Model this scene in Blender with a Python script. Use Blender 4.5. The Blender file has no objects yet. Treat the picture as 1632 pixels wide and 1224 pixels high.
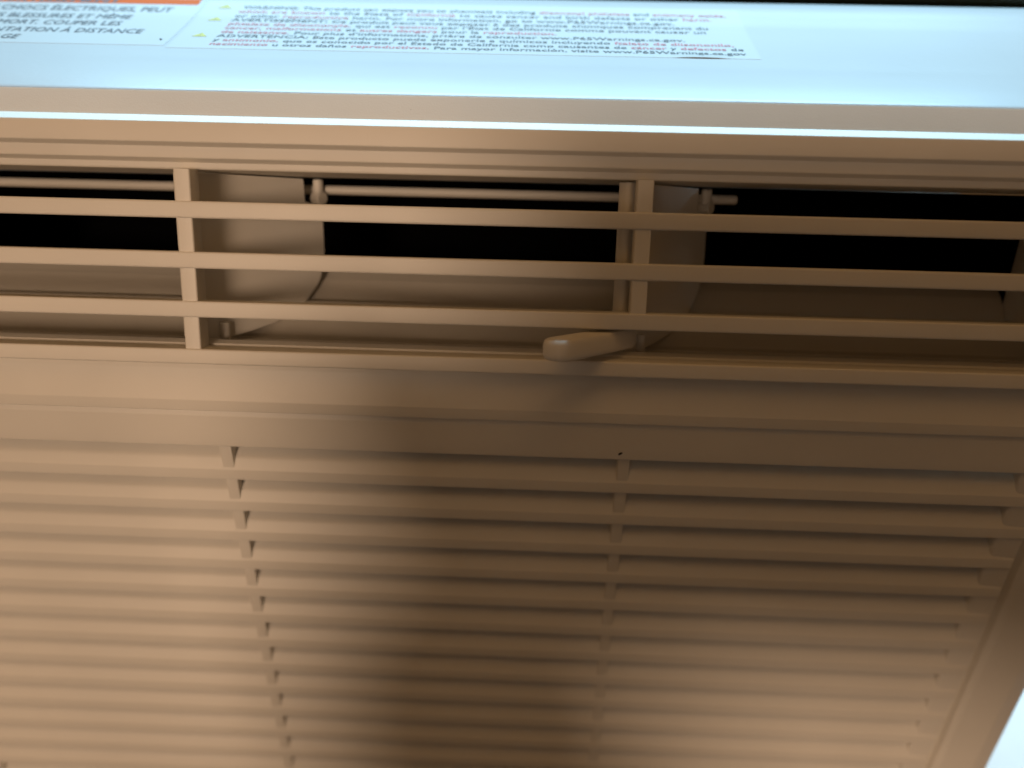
import bpy, bmesh, math, random
from mathutils import Matrix, Vector

random.seed(4)
S = bpy.context.scene
COL = S.collection
MM = 0.001
BASE = 0.265            # the unit's reference edge lies 265 mm above the sill
R_ = math.radians

# ------------------------------------------------------------------ camera
cam_d = bpy.data.cameras.new('camera')
cam = bpy.data.objects.new('camera', cam_d)
COL.objects.link(cam)
right = Vector((0.99915829, 0.04067412, 0.00532147))
down = Vector((0.03149521, -0.67754203, -0.7348094))
fwd = Vector((-0.02628221, 0.7343585, -0.67825278))
m = Matrix((right, -down, -fwd)).transposed().to_4x4()
CAM = Vector((6.016, -159.727, 91.257 + 265)) * MM
m.translation = CAM
cam.matrix_world = m
cam_d.sensor_width = 36
cam_d.lens = 36 * 1210 / 1632
cam_d.clip_start = 0.005
cam_d.clip_end = 60
cam_d.dof.use_dof = True
cam_d.dof.focus_distance = 0.187
cam_d.dof.aperture_fstop = 5.2
S.camera = cam

# ------------------------------------------------------------------ light
W = bpy.data.worlds.new('World')
S.world = W
W.use_nodes = True
bg = W.node_tree.nodes['Background']
bg.inputs['Color'].default_value = (1.0, 0.54, 0.22, 1)
bg.inputs['Strength'].default_value = 0.092


def area(name, loc, target, sx, sy, power, color, shape='RECTANGLE'):
    d = bpy.data.lights.new(name, 'AREA')
    d.shape = shape
    d.size = sx
    if shape in ('RECTANGLE', 'ELLIPSE'):
        d.size_y = sy
    d.energy = power
    d.color = color
    o = bpy.data.objects.new(name, d)
    COL.objects.link(o)
    o.location = loc
    o.rotation_euler = (Vector(target) - Vector(loc)).to_track_quat('-Z', 'Y').to_euler()
    return o


area('room_lamp', (-0.39, -1.55, 0.265 + 0.78), (0, 0, 0.22), 0.40, 0.40, 14.2, (1.0, 0.705, 0.495), 'DISK')
area('ceiling_lamp', (0.1, -0.17, 2.1), (0, 0, 0.2), 2.8, 0.5, 4.5, (1.0, 0.55, 0.22))
area('window_daylight', (0.0, 0.95, 0.265 + 0.82), (0.0, 0.03, 0.28), 1.4, 0.20, 40.0, (0.41, 0.77, 1.0))
area('sill_fill_lamp', (0.55, 0.32, 0.20), (0.23, 0.0, 0.0), 0.3, 0.2, 2.0, (0.55, 0.82, 1.0))  # added fill beside the unit, only to burn the sill out to white

S.view_settings.view_transform = 'Standard'
S.view_settings.look = 'None'
S.view_settings.exposure = 0.0
S.view_settings.gamma = 1.0
S.view_settings.use_curve_mapping = False


# ------------------------------------------------------------------ materials
def mat(name, col, rough=0.5, bump=0.0, scale=900.0, var=0.03, spec=0.5, blot=25.0):
    mt = bpy.data.materials.new(name)
    mt.use_nodes = True
    nt = mt.node_tree
    b = nt.nodes['Principled BSDF']
    b.inputs['Roughness'].default_value = rough
    b.inputs['Specular IOR Level'].default_value = spec
    tc = nt.nodes.new('ShaderNodeTexCoord')
    no = nt.nodes.new('ShaderNodeTexNoise')
    no.inputs['Scale'].default_value = blot
    no.inputs['Detail'].default_value = 6
    nt.links.new(tc.outputs['Object'], no.inputs['Vector'])
    rp = nt.nodes.new('ShaderNodeValToRGB')
    rp.color_ramp.elements[0].position = 0.3
    rp.color_ramp.elements[1].position = 0.7
    rp.color_ramp.elements[0].color = tuple(c * (1 - var) for c in col) + (1,)
    rp.color_ramp.elements[1].color = tuple(min(1, c * (1 + var)) for c in col) + (1,)
    nt.links.new(no.outputs['Fac'], rp.inputs['Fac'])
    nt.links.new(rp.outputs['Color'], b.inputs['Base Color'])
    if bump > 0:
        n2 = nt.nodes.new('ShaderNodeTexNoise')
        n2.inputs['Scale'].default_value = scale
        n2.inputs['Detail'].default_value = 3
        nt.links.new(tc.outputs['Object'], n2.inputs['Vector'])
        bp = nt.nodes.new('ShaderNodeBump')
        bp.inputs['Strength'].default_value = bump
        bp.inputs['Distance'].default_value = 0.0002
        nt.links.new(n2.outputs['Fac'], bp.inputs['Height'])
        nt.links.new(bp.outputs['Normal'], b.inputs['Normal'])
    return mt


PLASTIC = mat('ivory_plastic', (0.76, 0.72, 0.64), 0.46, 0.14, 2600, 0.045)
TOPM = mat('painted_top', (0.47, 0.48, 0.49), 0.38, 0.12, 700)
DUCT = mat('duct_darkened', (0.56, 0.52, 0.45), 0.7, 0.15, 1500, spec=0.2)  # base colour lowered to deepen the shade inside the outlet
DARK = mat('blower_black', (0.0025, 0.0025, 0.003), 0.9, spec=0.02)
FILTER = mat('filter_grey', (0.10, 0.085, 0.07), 0.9, spec=0.1)
PAPER = mat('label_paper', (0.495, 0.505, 0.51), 0.42, 0.05, 400, 0.015)
INK = mat('black_ink', (0.13, 0.14, 0.155), 0.6, spec=0.2)
RED = mat('red_ink', (0.60, 0.17, 0.20), 0.5, spec=0.2)
ORANGE = mat('orange_ink', (0.72, 0.125, 0.0), 0.6, spec=0.1)
YELLOW = mat('yellow_ink', (0.55, 0.50, 0.03), 0.5)
SPECK = mat('dirt', (0.012, 0.008, 0.006), 0.8)
SILL = mat('white_sill_paint', (0.86, 0.87, 0.87), 0.5, 0.15, 120)
SASH = mat('dark_green_paint', (0.012, 0.022, 0.016), 0.5, 0.2, 200)
WALL = mat('wall_paint', (0.30, 0.25, 0.20), 0.8, 0.2, 60)
FLOOR = mat('floor_wood', (0.10, 0.065, 0.04), 0.5, 0.3, 40, 0.2)
PHONE = mat('phone_black', (0.02, 0.02, 0.022), 0.35)
SKIN = mat('skin', (0.55, 0.33, 0.23), 0.5, 0.2, 500)
SLEEVE = mat('sleeve_cloth', (0.07, 0.06, 0.06), 0.9, 0.4, 900)


# ------------------------------------------------------------------ mesh helpers (millimetres in, metres out)
def finish(name, bm, mt, parent=None, smooth=35):
    me = bpy.data.meshes.new(name)
    bmesh.ops.recalc_face_normals(bm, faces=bm.faces)
    bm.to_mesh(me)
    bm.free()
    me.materials.append(mt)
    if smooth:
        for p in me.polygons:
            p.use_smooth = True
        me.set_sharp_from_angle(angle=R_(smooth))
    o = bpy.data.objects.new(name, me)
    COL.objects.link(o)
    if parent:
        o.parent = parent
    return o


def rounded(pts, seg=4):
    """pts: (a, b, radius); returns a polygon with its corners rounded."""
    out = []
    n = len(pts)
    for i in range(n):
        p = Vector(pts[i][:2])
        r = pts[i][2] if len(pts[i]) > 2 else 0
        if r <= 0:
            out.append(p)
            continue
        u = (Vector(pts[i - 1][:2]) - p)
        v = (Vector(pts[(i + 1) % n][:2]) - p)
        ang = u.angle(v)
        t = min(r / math.tan(ang / 2), u.length * 0.49, v.length * 0.49)
        a, b = p + u.normalized() * t, p + v.normalized() * t
        for k in range(seg + 1):
            w = k / seg
            out.append((1 - w) ** 2 * a + 2 * w * (1 - w) * p + w * w * b)
    return out


A1, A2 = R_(30), R_(14)
P2 = (-19.94, -34.53)


def up(s, d):           # outlet panel: s down the panel, d into the unit
    return (-math.sin(A1) * s + math.cos(A1) * d, -math.cos(A1) * s - math.sin(A1) * d)


def lo(s, d):           # intake panel below it
    return (P2[0] - math.sin(A2) * s + math.cos(A2) * d, P2[1] - math.cos(A2) * s - math.sin(A2) * d)


def yz(a, b):
    return (a, b)


def V(x, y, z):
    return Vector((x * MM, y * MM, z * MM + BASE))


def prism(name, poly, x0, x1, mt, parent, f=yz, seg=4, smooth=35):
    """a closed profile carried along the unit's width"""
    pts = [f(p[0], p[1]) for p in rounded(poly, seg)]
    bm = bmesh.new()
    a = [bm.verts.new(V(x0, *p)) for p in pts]
    b = [bm.verts.new(V(x1, *p)) for p in pts]
    n = len(pts)
    for i in range(n):
        j = (i + 1) % n
        bm.faces.new((a[i], a[j], b[j], b[i]))
    bm.faces.new(a)
    bm.faces.new(b[::-1])
    return finish(name, bm, mt, parent, smooth)


def prism_v(name, poly, s0, s1, mt, parent, f, seg=4, smooth=35):
    """a closed profile in (x, depth) carried down a panel from s0 to s1"""
    pts = rounded(poly, seg)
    bm = bmesh.new()
    a = [bm.verts.new(V(p[0], *f(s0, p[1]))) for p in pts]
    b = [bm.verts.new(V(p[0], *f(s1, p[1]))) for p in pts]
    n = len(pts)
    for i in range(n):
        j = (i + 1) % n
        bm.faces.new((a[i], a[j], b[j], b[i]))
    bm.faces.new(a)
    bm.faces.new(b[::-1])
    return finish(name, bm, mt, parent, smooth)


def rod_between(name, p, q, r, mt, parent, n=16, bev=0.0):
    """round bar between two points given in mm"""
    p, q = V(*p), V(*q)
    ax = (q - p)
    L = ax.length
    rot = ax.to_track_quat('Z', 'Y').to_matrix()
    bm = bmesh.new()
    prof = [(0, -L / 2), (r * MM - bev * MM, -L / 2), (r * MM, -L / 2 + bev * MM), (r * MM, L / 2 - bev * MM),
            (r * MM - bev * MM, L / 2), (0, L / 2)]
    rings = []
    for rr, h in prof:
        if rr == 0:
            rings.append([bm.verts.new((p + q) / 2 + rot @ Vector((0, 0, h)))])
        else:
            rings.append([bm.verts.new((p + q) / 2 + rot @ Vector((rr * math.cos(2 * math.pi * k / n), rr * math.sin(2 * math.pi * k / n), h))) for k in range(n)])
    for a, b in zip(rings, rings[1:]):
        for k in range(n):
            j = (k + 1) % n
            if len(a) == 1:
                bm.faces.new((a[0], b[j], b[k]))
            elif len(b) == 1:
                bm.faces.new((a[k], a[j], b[0]))
            else:
                bm.faces.new((a[k], a[j], b[j], b[k]))
    return finish(name, bm, mt, parent)


def thing(name, label, cat, loc=(0, 0, 0), group=None):
    o = bpy.data.objects.new(name, None)
    COL.objects.link(o)
    o.location = loc
    o['label'] = label
    o['category'] = cat
    if group:
        o['group'] = group
    return o


# ------------------------------------------------------------------ the setting
def box(name, x0, x1, y0, y1, z0, z1, r, mt, parent=None):
    return prism(name, [(y0, z0, r), (y1, z0, r), (y1, z1, r), (y0, z1, r)], x0, x1, mt, parent)


sill = box('window_sill', -560, 620, -62, 330, -305, -265.5, 4, SILL)
sill['kind'] = 'structure'
wall = box('wall', -2500, 2500, 0, 325, -900, -305.6, 0, WALL)      # the wall under the window
wall['kind'] = 'structure'
floor = box('floor', -2500, 2500, -3200, 0, -960, -900, 0, FLOOR)
floor['kind'] = 'structure'

sash = thing('seal_strip', 'dark green foam strip along the back edge of the painted top', 'seal strip')
box('foam', -560, 620, 99, 122, 18, 27, 3, SASH, sash)
box('backing_tape', -560, 620, 98, 124, 16.9, 17.8, 0.2, SASH, sash)

# ------------------------------------------------------------------ the air conditioner
AC = thing('air_conditioner', 'ivory plastic window air conditioner with slatted grille and warning stickers on top', 'air conditioner')
XL, XR = -214.0, 166.0


def ztop(y):
    pts = [(13, 19.2), (18, 19.7), (25, 20.0), (33, 19.95), (38, 19.8), (55, 19.6), (70, 19.8), (78, 20.3), (84, 20.7), (90, 20.4), (94, 19.2)]
    if y <= pts[0][0]:
        return pts[0][1]
    for i in range(len(pts) - 1):
        if y <= pts[i + 1][0]:
            t = (y - pts[i][0]) / (pts[i + 1][0] - pts[i][0])
            a, b = pts[i][1], pts[i + 1][1]
            p0 = pts[i - 1][1] if i else a
            p3 = pts[i + 2][1] if i + 2 < len(pts) else b
            return 0.5 * (2 * a + (b - p0) * t + (2 * p0 - 5 * a + 4 * b - p3) * t * t + (3 * a - p0 - 3 * b + p3) * t ** 3)
    return pts[-1][1]


Y_T = 17.3              # front edge of the painted top
# the top sheet, gently crowned
prof = [(Y_T, 17.0, 0), (Y_T, ztop(Y_T) - 0.08, 0), (Y_T + 0.2, ztop(Y_T + 0.2), 0)]
yy = Y_T + 1.5
while yy < 94:
    prof.append((yy, ztop(yy), 0))
    yy += 1.5
prof += [(94.5, 17.0, 0)]
prism('top_cover', prof, XL, XR, TOPM, AC, smooth=50)

# upper front frame: stepped lips above the outlet
u = lambda s, d: up(s, d)
fr = [u(-7.4, 34) + (0,), u(-7.4, 4.4) + (0.7,), u(-9.1, 4.2) + (0.4,), u(-9.9, 2.2) + (0.5,),
      u(-12.6, 1.9) + (0.4,), u(-13.4, 0.0) + (0.5,), u(-18.0, 0.0) + (0.45,), (12.1, 15.72, 0.4), (17.25, ztop(Y_T) - 0.04, 0.1),
      (17.28, 16.8, 0), (92, 16.8, 0), (92, -2, 0)]
prism('front_frame', fr, XL, XR, PLASTIC, AC, seg=5)

# side cheeks of the outlet opening
for x0, x1 in ((XL, -192.0), (141.0, XR)):
    prism('outlet_cheek', [u(-7.3, 0.6) + (1,), u(39.9, 0.6) + (1,), u(39.9, 60) + (0,), u(-7.3, 60) + (0,)], x0, x1, PLASTIC, AC)

# horizontal outlet bars
for s0 in (0, 12, 24):
    prism('outlet_bar', [(s0, 0, 0.55), (s0 + 4.1, 0, 0.55), (s0 + 3.9, 5.6, 0.4), (s0 + 0.2, 5.6, 0.4)], -191.9, 140.9, PLASTIC, AC, up)
# the bottom bar is the lip of the duct floor
prism('outlet_sill', [(36, 0, 0.6), (39.9, 0, 0.6), (39.9, 3.0, 0.3), (38.2, 4.5, 0.3), (38.2, 20, 0), (36.2, 20, 0), (36.0, 5.6, 0)],
      -191.9, 140.9, PLASTIC, AC, up)
# uprights
UP = ((-189.0, 36.0), (-78.9, 36.0), (31.2, 25.0))
for x, s1 in UP:
    prism_v('outlet_upright', [(x - 2.0, 0.45, 0.5), (x + 2.0, 0.45, 0.5), (x + 1.8, 6.0, 0.3), (x - 1.8, 6.0, 0.3)], -7.35, s1, PLASTIC, AC, up)

# air duct behind the bars
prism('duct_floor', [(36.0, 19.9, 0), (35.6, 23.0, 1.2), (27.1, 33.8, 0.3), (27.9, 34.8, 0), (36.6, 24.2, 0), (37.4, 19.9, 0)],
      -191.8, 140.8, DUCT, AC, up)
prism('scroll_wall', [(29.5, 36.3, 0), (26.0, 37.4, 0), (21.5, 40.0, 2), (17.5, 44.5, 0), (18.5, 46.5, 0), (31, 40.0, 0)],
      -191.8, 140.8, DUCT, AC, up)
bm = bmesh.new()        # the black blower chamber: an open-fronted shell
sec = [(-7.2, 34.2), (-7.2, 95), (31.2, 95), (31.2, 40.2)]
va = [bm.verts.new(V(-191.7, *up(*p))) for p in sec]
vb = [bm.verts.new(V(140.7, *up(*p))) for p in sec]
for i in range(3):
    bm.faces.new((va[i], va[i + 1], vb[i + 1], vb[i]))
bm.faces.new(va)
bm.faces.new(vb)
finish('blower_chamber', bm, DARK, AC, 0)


# swivelling deflector vanes
def vane_pt(px, t, h, w=0.0):
    """t along the vane from its pivot (positive into the unit), h down the panel, w across its thickness"""
    ca, sa = math.cos(R_(40)), math.sin(R_(40))
    x = px + t * sa + w * ca
    d = 14.0 + t * ca - w * sa
    y, z = up(h, d)
    return V(x, y, z)


def plate(name, outline, px, w0, w1, mt, parent, seg=6):
    pts = rounded(outline, seg)
    bm = bmesh.new()
    a = [bm.verts.new(vane_pt(px, p[0], p[1], w0)) for p in pts]
    b = [bm.verts.new(vane_pt(px, p[0], p[1], w1)) for p in pts]
    n = len(pts)
    for i in range(n):
        j = (i + 1) % n
        bm.faces.new((a[i], a[j], b[j], b[i]))
    bm.faces.new(a)
    bm.faces.new(b[::-1])
    return finish(name, bm, mt, parent, 40)


PIV = (-187.2, -77.2, 32.8)
for k, px in enumerate(PIV):
    has_lever = (k == 2)
    v = plate('deflector_vane', [(-8.6, -6.9, 1.0), (26.3, -6.9, 0.5), (26.6, -0.6, 0.5), (32.2, 0.2, 0.8), (32.6, 13.5, 9), (31.0, 21.5, 8), (25.6, 27.6, 9),
                                 (16.2, 32.4, 3), (8.4, 34.2, 2), (2.0, 35.2, 0.5), (-6.0, 35.0, 1), (-8.6, 30.0, 1.5)], px, -0.8, 0.8, PLASTIC, AC)
    # thick rounded nose of the blade
    bm = bmesh.new()
    nose = rounded([(-9.6, -1.7, 1.3), (-6.2, -1.9, 1.0), (-6.2, 1.9, 1.0), (-9.6, 1.7, 1.3)], 4)
    a = [bm.verts.new(vane_pt(px, p[0], -6.9, p[1])) for p in nose]
    b = [bm.verts.new(vane_pt(px, p[0], 34.0, p[1])) for p in nose]
    for i in range(len(nose)):
        j = (i + 1) % len(nose)
        bm.faces.new((a[i], a[j], b[j], b[i]))
    bm.faces.new(a)
    bm.faces.new(b[::-1])
    finish('nose', bm, PLASTIC, v, 40)

    def pmm(t, h, w=0.0):
        q = vane_pt(px, t, h, w)
        return (q.x / MM, q.y / MM, (q.z - BASE) / MM)
    rod_between('pivot_peg', pmm(0.5, 31.0, 1.2), pmm(0.5, 36.3, 1.2), 1.35, PLASTIC, v, 18, 0.3)
    # clip that snaps on the tie rod
    rod_between('clip', pmm(31.5, -1.8, -1.6), pmm(31.5, -1.8, 2.4), 1.9, PLASTIC, v, 14, 0.4)
    rod_between('clip', pmm(31.3, -7.0, 0.6), pmm(31.3, -2.6, 0.6), 1.5, PLASTIC, v, 12, 0.3)
    if has_lever:
        lev = rounded([(-36.0, -3.4, 2.8), (-35.0, 3.2, 3.0), (-14, 3.0, 0.5), (-4, 2.6, 0.5), (-4, -2.6, 0.5), (-14, -3.0, 0.5)], 6)
        bm = bmesh.new()
        layers = ((28.9, 0.84), (29.3, 0.95), (30.2, 1.0), (32.6, 1.0), (33.5, 0.95), (33.9, 0.84))
        cx = sum(p[0] for p in lev) / len(lev)
        rings = []
        for h, sc in layers:
            rings.append([bm.verts.new(vane_pt(px, cx + (p[0] - cx) * (1 - (1 - sc) * 0.35), h, p[1] * sc)) for p in lev])
        for a, b in zip(rings, rings[1:]):
            for i in range(len(lev)):
                j = (i + 1) % len(lev)
                bm.faces.new((a[i], a[j], b[j], b[i]))
        bm.faces.new(rings[0])
        bm.faces.new(rings[-1][::-1])
        finish('lever', bm, PLASTIC, v, 50)
ry, rz = up(-4.2, 40.0)
rod_between('tie_rod', (-172, ry, rz), (62.5, ry, rz), 1.3, PLASTIC, AC, 18, 0.3)

# ------------------------------------------------------------------ intake panel below the outlet
PITCH = 10.72
S0 = 24.75              # bottom edge of the plain band under the recess
NS = 16
# recess under the outlet bar, then the plain band
prism('recess_panel', [(-2.5, 7.2, 0), (3.0, 3.6, 3), (10.6, 0.3, 0.7), (13.6, 0.0, 0.35), (13.9, 1.2, 0.2), (13.9, 3.0, 0), (4, 6.0, 0), (-2.5, 9.5, 0)],
      XL + 21.5, XR - 21.5, PLASTIC, AC, lo)
gp = prism('intake_grille', [(13.2, 1.5, 0), (15.5, 0.75, 0.5), (21.3, 0.25, 0.8), (24.45, 0.0, 0.4), (S0, 0.9, 0.2), (S0, 2.6, 0), (13.2, 3.4, 0)],
           XL + 21.5, XR - 21.5, PLASTIC, AC, lo)
slat0 = None
for i in range(1, NS + 1):
    e = S0 + PITCH * i
    if slat0 is None:
        slat0 = prism('slat', [(e - PITCH - 1.9, 11.5, 0), (e - 9.6, 6.0, 2), (e - 6.3, 1.9, 3), (e - 3.3, 0.3, 0.5), (e - 0.3, 0.0, 0.3), (e, 0.5, 0.2), (e, 1.7, 0.2), (e - 2.6, 2.2, 0.5), (e - 5.2, 3.6, 1), (e - 8.8, 7.2, 1), (e - PITCH - 1.9, 12.6, 0)],
                      -189, 141.0, PLASTIC, gp, lo)
        sl = slat0
    else:
        sl = slat0.copy()
        COL.objects.link(sl)
        sl.parent = gp
    y0, z0 = lo(0, 0)
    y1, z1 = lo(PITCH * (i - 1), 0)
    sl.location = (0, (y1 - y0) * MM, (z1 - z0) * MM)
# short ribs that tie slat to slat
def rib_mesh(x, e):
    bm = bmesh.new()
    prof = rounded([(x - 1.6, 0.0, 0.35), (x + 1.6, 0.0, 0.35), (x + 1.6, 9, 0), (x - 1.6, 9, 0)], 3)
    a = [bm.verts.new(V(p[0], *lo(e - 0.6, p[1] + 0.9))) for p in prof]
    b = [bm.verts.new(V(p[0], *lo(e + 6.9, p[1] + 0.6))) for p in prof]
    for i in range(len(prof)):
        j = (i + 1) % len(prof)
        bm.faces.new((a[i], a[j], b[j], b[i]))
    bm.faces.new(a)
    bm.faces.new(b[::-1])
    return finish('rib', bm, PLASTIC, gp, 35)


for x in (-182.0, -75.4, 30.9):
    rib0 = None
    for i in range(0, NS):
        e = S0
        if rib0 is None:
            rib0 = rib_mesh(x, e)
            rb = rib0
        else:
            rb = rib0.copy()
            COL.objects.link(rb)
            rb.parent = gp
        y0, z0 = lo(0, 0)
        y1, z1 = lo(PITCH * i, 0)
        rb.location = (0, (y1 - y0) * MM, (z1 - z0) * MM)
SB = S0 + PITCH * NS
# filled ends of the slots
prism_v('slot_end', [(134.2, 0.75, 1.2), (141.2, 0.5, 0), (141.2, 11, 0), (134.2, 11, 0)], S0 - 1, SB + 1, PLASTIC, gp, lo)
prism_v('slot_end', [(-182.2, 0.75, 1.2), (-189.2, 0.5, 0), (-189.2, 11, 0), (-182.2, 11, 0)], S0 - 1, SB + 1, PLASTIC, gp, lo)
prism('bottom_border', [(SB - 1.0, 2.2, 0), (SB + 3, 0.6, 0.5), (SB + 8, 0.2, 0.6), (SB + 8.6, 3, 0), (SB, 5, 0)], -189, 141, PLASTIC, gp, lo)
# air filter seen nowhere but through the slots
prism('air_filter', [(10, 14, 0), (SB + 4, 14, 0), (SB + 4, 16, 0), (10, 16, 0)], -188, 140, FILTER, gp, lo)
# side frames with the seam groove, and the bottom frame
SE = 226.0
for sgn, x in ((1, 141.2), (-1, -189.2)):
    q = lambda dx: x + sgn * dx
    prism_v('side_frame', [(q(0.0), 2.6, 0), (q(1.9), 2.8, 0.3), (q(2.5), 0.6, 0.8), (q(4.5), 0.0, 1.0), (q(16), 0.7, 6), (q(22.3), 2.6, 2.4), (q(24.6), 8.5, 3), (q(24.8), 30, 0), (q(21.5), 30, 0), (q(19), 9, 0), (q(0.0), 8, 0)],
            -1.5, SE, PLASTIC, AC, lo, 6, 45)
prism('bottom_frame', [(SB + 9.0, 3.4, 0), (SB + 10, 0.6, 0.6), (SE - 3, 0.8, 3), (SE, 6, 2), (SE, 30, 0), (SE - 3, 30, 0), (SB + 9.0, 9, 0)], -189.4, 141.4, PLASTIC, AC, lo)
# cabinet behind the front
prism('cabinet', [(98, 16.8, 2), (250, 16.8, 2), (250, -264.5, 2), (0, -264.5, 2), (0, -150, 4), (98, -70, 2)], -210, 160, TOPM, AC)


# ------------------------------------------------------------------ stickers on the top
def sheet(name, x0, x1, y0, y1, h, mt, parent, nx=60, ny=14, lift=None):
    bm = bmesh.new()
    g = [[None] * (ny + 1) for _ in range(nx + 1)]
    gb = [[None] * (ny + 1) for _ in range(nx + 1)]
    for i in range(nx + 1):
        for j in range(ny + 1):
            x = x0 + (x1 - x0) * i / nx
            y = y0 + (y1 - y0) * j / ny
            e = lift(x, y) if lift else 0
            g[i][j] = bm.verts.new(V(x, y, ztop(y) + h + e))
            gb[i][j] = bm.verts.new(V(x, y, ztop(y) - 0.05 + e))
    for i in range(nx):
        for j in range(ny):
            bm.faces.new((g[i][j], g[i + 1][j], g[i + 1][j + 1], g[i][j + 1]))
            bm.faces.new((gb[i][j], gb[i][j + 1], gb[i + 1][j + 1], gb[i + 1][j]))
    for i in range(nx):
        bm.faces.new((g[i][0], gb[i][0], gb[i + 1][0], g[i + 1][0]))
        bm.faces.new((g[i][ny], g[i + 1][ny], gb[i + 1][ny], gb[i][ny]))
    for j in range(ny):
        bm.faces.new((g[0][j], g[0][j + 1], gb[0][j + 1], gb[0][j]))
        bm.faces.new((g[nx][j], gb[nx][j], gb[nx][j + 1], g[nx][j + 1]))
    return finish(name, bm, mt, parent, 60)


def text_mesh(body):
    cu = bpy.data.curves.new('t', 'FONT')
    cu.body = body
    cu.size = 1.0
    cu.resolution_u = 2
    o = bpy.data.objects.new('t', cu)
    COL.objects.link(o)
    bpy.context.view_layer.update()
    me = bpy.data.meshes.new_from_object(o.evaluated_get(bpy.context.evaluated_depsgraph_get()))
    vs = [v.co.copy() for v in me.vertices]
    fs = [tuple(p.vertices) for p in me.polygons]
    bpy.data.objects.remove(o)
    bpy.data.curves.remove(cu)
    bpy.data.meshes.remove(me)
    return vs, fs


def text_width(body):
    """advance width, spaces included"""
    a = text_mesh('|' + body + '|')[0]
    b = text_mesh('||')[0]
    return (max(v.x for v in a) - min(v.x for v in a)) - (max(v.x for v in b) - min(v.x for v in b))


class Print:
    def __init__(self):
        self.v, self.f = [], []

    def add(self, body, x, y, size, sx, h, bold=0.0):
        for off in ((0.0, bold) if bold else (0.0,)):
            vs, fs = text_mesh(body)
            n = len(self.v)
            for c in vs:
                yy_ = y + c.y * size
                self.v.append(V(x + c.x * size * sx + off, yy_, ztop(yy_) + h + (0.01 if off else 0)))
            self.f += [tuple(i + n for i in q) for q in fs]

    def build(self, name, mt, parent):
        me = bpy.data.meshes.new(name)
        me.from_pydata(self.v, [], self.f)
        me.materials.append(mt)
        o = bpy.data.objects.new(name, me)
        COL.objects.link(o)
        o.parent = parent
        return o


def bubble(x, y):
    return 0.25 * max(0, 1 - ((x - 47.5) / 7.5) ** 2) * max(0, 1 - (y - 45.0) / 3.0)


lab = sheet('warning_label', -94, 63, 45.0, 82.0, 0.06, PAPER, AC, 120, 24, bubble)
lines = [
    ('WARNING: This product can expose you to chemicals including ', '~diisononyl phthalate ', 'and ', '~antimony oxide,', None),
    ('~which are known ', 'to the State of ', '~California ', 'to cause cancer and birth defects or other ', '~harm. ', None),
    ('For more information, go to www.P65Warnings.ca.gov. This label is placed here by the maker of it', None),
    ('AVERTISSEMENT: Ce produit peut vous exposer \u00e0 des produits chimiques, y compris de la nature', None),
    ('~phtalate de diisononyle, ', 'qui est ', '~reconnu ', 'par l\u2019\u00c9tat de Californie comme pouvant causer un', None),
    ('~cancer, malformations ', 'et ', '~autres dangers ', 'pour la ', '~reproduction. ', 'Ces effets touchent les enfants', None),
    ('~de naissance. ', 'Pour plus d\u2019informations, pri\u00e8re de consulter www.P65Warnings.ca.gov.', None),
    ('ADVERTENCIA: Este producto puede exponerle a qu\u00edmicos incluyendo ', '~ftalato de diisononilo, ', None),
    ('y ~', '~antimonio, ', 'que es conocido por el Estado de California como causantes de ', '~c\u00e1ncer ', 'y ', '~defectos ', 'de', None),
    ('~nacimiento ', 'u otros da\u00f1os ', '~reproductivos. ', 'Para mayor informaci\u00f3n, visite www.P65Warnings.ca.gov', None),
]
lines[2] = ('or other ', '~reproductive ', 'harm. For more information, go to www.P65Warnings.ca.gov.', None)
lines[8] = ('y ', '~antimonio, ', 'que es conocido por el Estado de California como causantes de ', '~c\u00e1ncer ', 'y ', '~defectos ', 'de', None)
lines[3] = ('AVERTISSEMENT: Ce produit peut vous exposer \u00e0 des produits chimiques comprenant du', None)
lines[5] = ('~cancer, malformations ', 'et ', '~autres dangers ', 'pour la ', '~reproduction. ', None)
black, red = Print(), Print()
x_a, x_b = -83.4, 59.6
for k, ln in enumerate(lines):
    segs = [s for s in ln if s]
    size = 2.95
    ws = [text_width(s.lstrip('~')) * size for s in segs]
    sx = (x_b - x_a + (-1.2 if k < 3 else 0)) / sum(ws)
    sx = min(sx, 1.25)
    x = x_a + (0.6 if k < 1 else 0)
    yb = 76.6 - k * 3.22
    for s, w in zip(segs, ws):
        (red if s[0] == '~' else black).add(s.lstrip('~').rstrip(), x, yb, size, sx, 0.14, 0.10)
        x += w * sx
black.build('printed_text', INK, lab)
red.build('printed_text', RED, lab)
for yb in (76.6, 67.0, 54.1):           # yellow warning triangles with their exclamation marks
    me = bpy.data.meshes.new('warning_triangle')
    tri = [(-90.3, yb), (-86.0, yb), (-88.15, yb + 3.0)]
    me.from_pydata([V(x, y, ztop(y) + 0.14) for x, y in tri], [], [(0, 1, 2)])
    me.materials.append(YELLOW)
    o = bpy.data.objects.new('warning_triangle', me)
    COL.objects.link(o)
    o.parent = lab
    mk = Print()
    mk.add('!', -88.55, yb + 0.5, 2.4, 1.0, 0.16)
    mk.build('printed_text', INK, lab)

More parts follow.
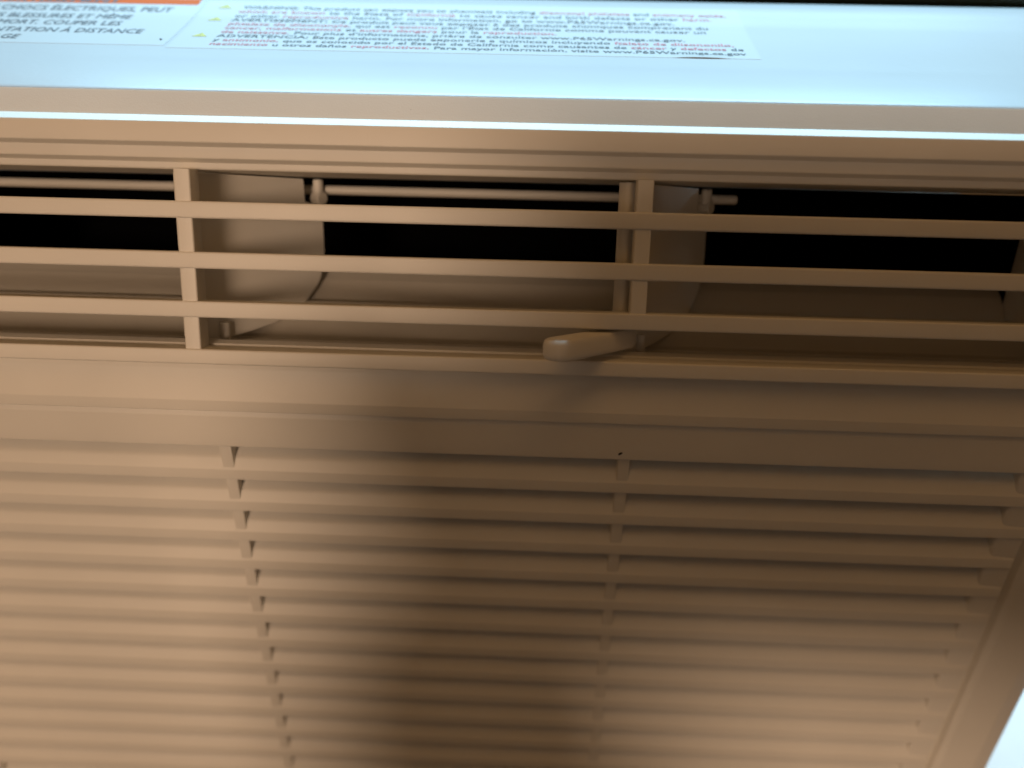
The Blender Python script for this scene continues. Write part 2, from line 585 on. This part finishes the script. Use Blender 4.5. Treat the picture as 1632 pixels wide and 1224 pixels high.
lab2 = sheet('danger_label', -208, -95.2, 46.6, 91.0, 0.06, PAPER, AC, 40, 26)
band = sheet('orange_band', -206, -96.8, 78.8, 83.0, 0.14, ORANGE, lab2, 40, 6)
pr = Print()
rows = [('RISQUE DE CHOCS \u00c9LECTRIQUES, PEUT', -103.0, 73.0), ('CAUSER DES BLESSURES ET M\u00caME', -112.8, 67.0),
        ('ENTRA\u00ceNER LA MORT. COUPER LES', -113.5, 61.6), ('SOURCES D\u2019ALIMENTATION \u00c0 DISTANCE', -105.0, 55.6), ('AVANT LE D\u00c9PANNAGE', -137.0, 49.8)]
for body, xr, yb in rows:
    size, sx = 4.7, 0.86
    w = text_width(body) * size * sx
    pr.add(body, xr - w, yb, size, sx, 0.14, 0.12)
w = text_width('AVERTISSEMENT') * 6.0
pr.add('AVERTISSEMENT', -119 - w, 79.2, 4.7, 1.22, 0.19, 0.6)
pr.build('printed_text', INK, lab2)


# specks of dirt
def speck(x, y, z, rx, ry, rot):
    bm = bmesh.new()
    bmesh.ops.create_icosphere(bm, subdivisions=2, radius=1)
    for v in bm.verts:
        v.co *= 1 + random.uniform(-0.2, 0.2)
        c = Vector((v.co.x * rx, v.co.y * 0.25, v.co.z * ry))
        c = Matrix.Rotation(rot, 3, 'Y') @ c
        v.co = V(x + c.x, y + c.y, z + c.z)
    finish('dirt_speck', bm, SPECK, AC)


sy, sz = lo(22.6, 0.05)
speck(29.6, sy, sz, 0.62, 0.3, R_(-40))
speck(-97.5, 51.0, ztop(51.0) + 0.15, 0.35, 0.2, 0.2)
speck(-24.5, 14.5, 17.35, 0.16, 0.1, 0.4)

# ------------------------------------------------------------------ the phone the picture is taken with, and the arms that hold it
ph = thing('phone', 'black phone held level in front of the air conditioner grille', 'phone', CAM - fwd * 0.011)
phm = Matrix((right, -down, -fwd)).transposed()
ph.rotation_euler = phm.to_euler()


def slab(name, x0, x1, y0, y1, z0, z1, r, mt, parent):
    pts = rounded([(x0, y0, r), (x1, y0, r), (x1, y1, r), (x0, y1, r)], 6)
    bm = bmesh.new()
    a = [bm.verts.new((p[0] * MM, p[1] * MM, z0 * MM)) for p in pts]
    b = [bm.verts.new((p[0] * MM, p[1] * MM, z1 * MM)) for p in pts]
    for i in range(len(pts)):
        j = (i + 1) % len(pts)
        bm.faces.new((a[i], a[j], b[j], b[i]))
    bm.faces.new(a)
    bm.faces.new(b[::-1])
    return finish(name, bm, mt, parent)


slab('body', -54, 116, -68, 6, 0, 8, 9, PHONE, ph)
slab('lens', -6, 6, -6, 6, -1.5, -0.1, 5.9, PHONE, ph)
slab('screen', -51, 113, -65, 3, 8.1, 8.4, 7, PHONE, ph)


def hull(bm, balls):
    """convex skin round a few balls ((x, y, z), radius), in mm"""
    t = bmesh.new()
    for p, r in balls:
        bmesh.ops.create_icosphere(t, subdivisions=2, radius=r * MM, matrix=Matrix.Translation(Vector(p) * MM))
    g = bmesh.ops.convex_hull(t, input=t.verts)
    bmesh.ops.delete(t, geom=[v for v in t.verts if not v.link_faces], context='VERTS')
    inner = [e for e in g['geom_interior'] if isinstance(e, bmesh.types.BMVert) and e.is_valid]
    bmesh.ops.delete(t, geom=inner, context='VERTS')
    me = bpy.data.meshes.new('t')
    t.to_mesh(me)
    t.free()
    bm.from_mesh(me)
    bpy.data.meshes.remove(me)


def chain(bm, pts):
    for a, b in zip(pts, pts[1:]):
        hull(bm, (a, b))


def arm(label, palm, fingers, thumb, forearm):
    """one continuous hand and forearm, laid out along the phone's own axes, with a sleeve over the forearm"""
    bm = bmesh.new()
    hull(bm, palm)
    for f_ in fingers + [thumb]:
        chain(bm, f_)
    chain(bm, forearm)
    o = finish('person', bm, SKIN, None, 180)
    rm = o.modifiers.new('remesh', 'REMESH')
    rm.mode = 'VOXEL'
    rm.voxel_size = 0.0022
    rm.use_smooth_shade = True
    sm = o.modifiers.new('smooth', 'SMOOTH')
    sm.iterations = 6
    o.matrix_world = Matrix.LocRotScale(CAM - fwd * 0.011, phm.to_quaternion(), None)
    o['label'] = label
    o['category'] = 'person'
    bm = bmesh.new()
    chain(bm, [(p, r + 6) for p, r in forearm[1:]])
    sl_ = finish('sleeve', bm, SLEEVE, o, 180)
    rm = sl_.modifiers.new('remesh', 'REMESH')
    rm.mode = 'VOXEL'
    rm.voxel_size = 0.004
    rm.use_smooth_shade = True
    return o


# one hand under the lens end of the phone, fingers against its back, thumb over the screen edge
arm('hand and dark sleeve holding the phone from below its lens end',
    [((-88, -78, 14), 20), ((-40, -80, 12), 20), ((-86, -112, 16), 22), ((-54, -112, 16), 22)],
    [[((-94 + 22 * k, -72, 4), 11), ((-94 + 22 * k, -60, -3), 9.5), ((-92 + 22 * k, -43 + ln, -5), 9)] for k, ln in enumerate((0, 6, 8, 3))],
    [((-98, -86, 18), 13), ((-98, -62, 26), 11), ((-82, -44, 24), 9)],
    [((-72, -118, 16), 30), ((-80, -146, 18), 44), ((-90, -350, 24), 66)])
# the other hand overlaps it and steadies the far end
arm('hand and dark sleeve holding the phone from below its far end',
    [((-22, -90, 18), 20), ((40, -90, 14), 20), ((-18, -118, 20), 22), ((46, -118, 20), 24)],
    [[((-14 + 22 * k, -76, 4), 11), ((-14 + 22 * k, -64, -3), 9.5), ((-15 + 22 * k, -58 + ln, -5), 8)] for k, ln in enumerate((0, 6, 8, 3))],
    [((56, -90, 22), 13), ((70, -68, 26), 11), ((64, -50, 24), 9)],
    [((58, -110, 22), 32), ((98, -122, 32), 38), ((320, -230, 90), 50)])
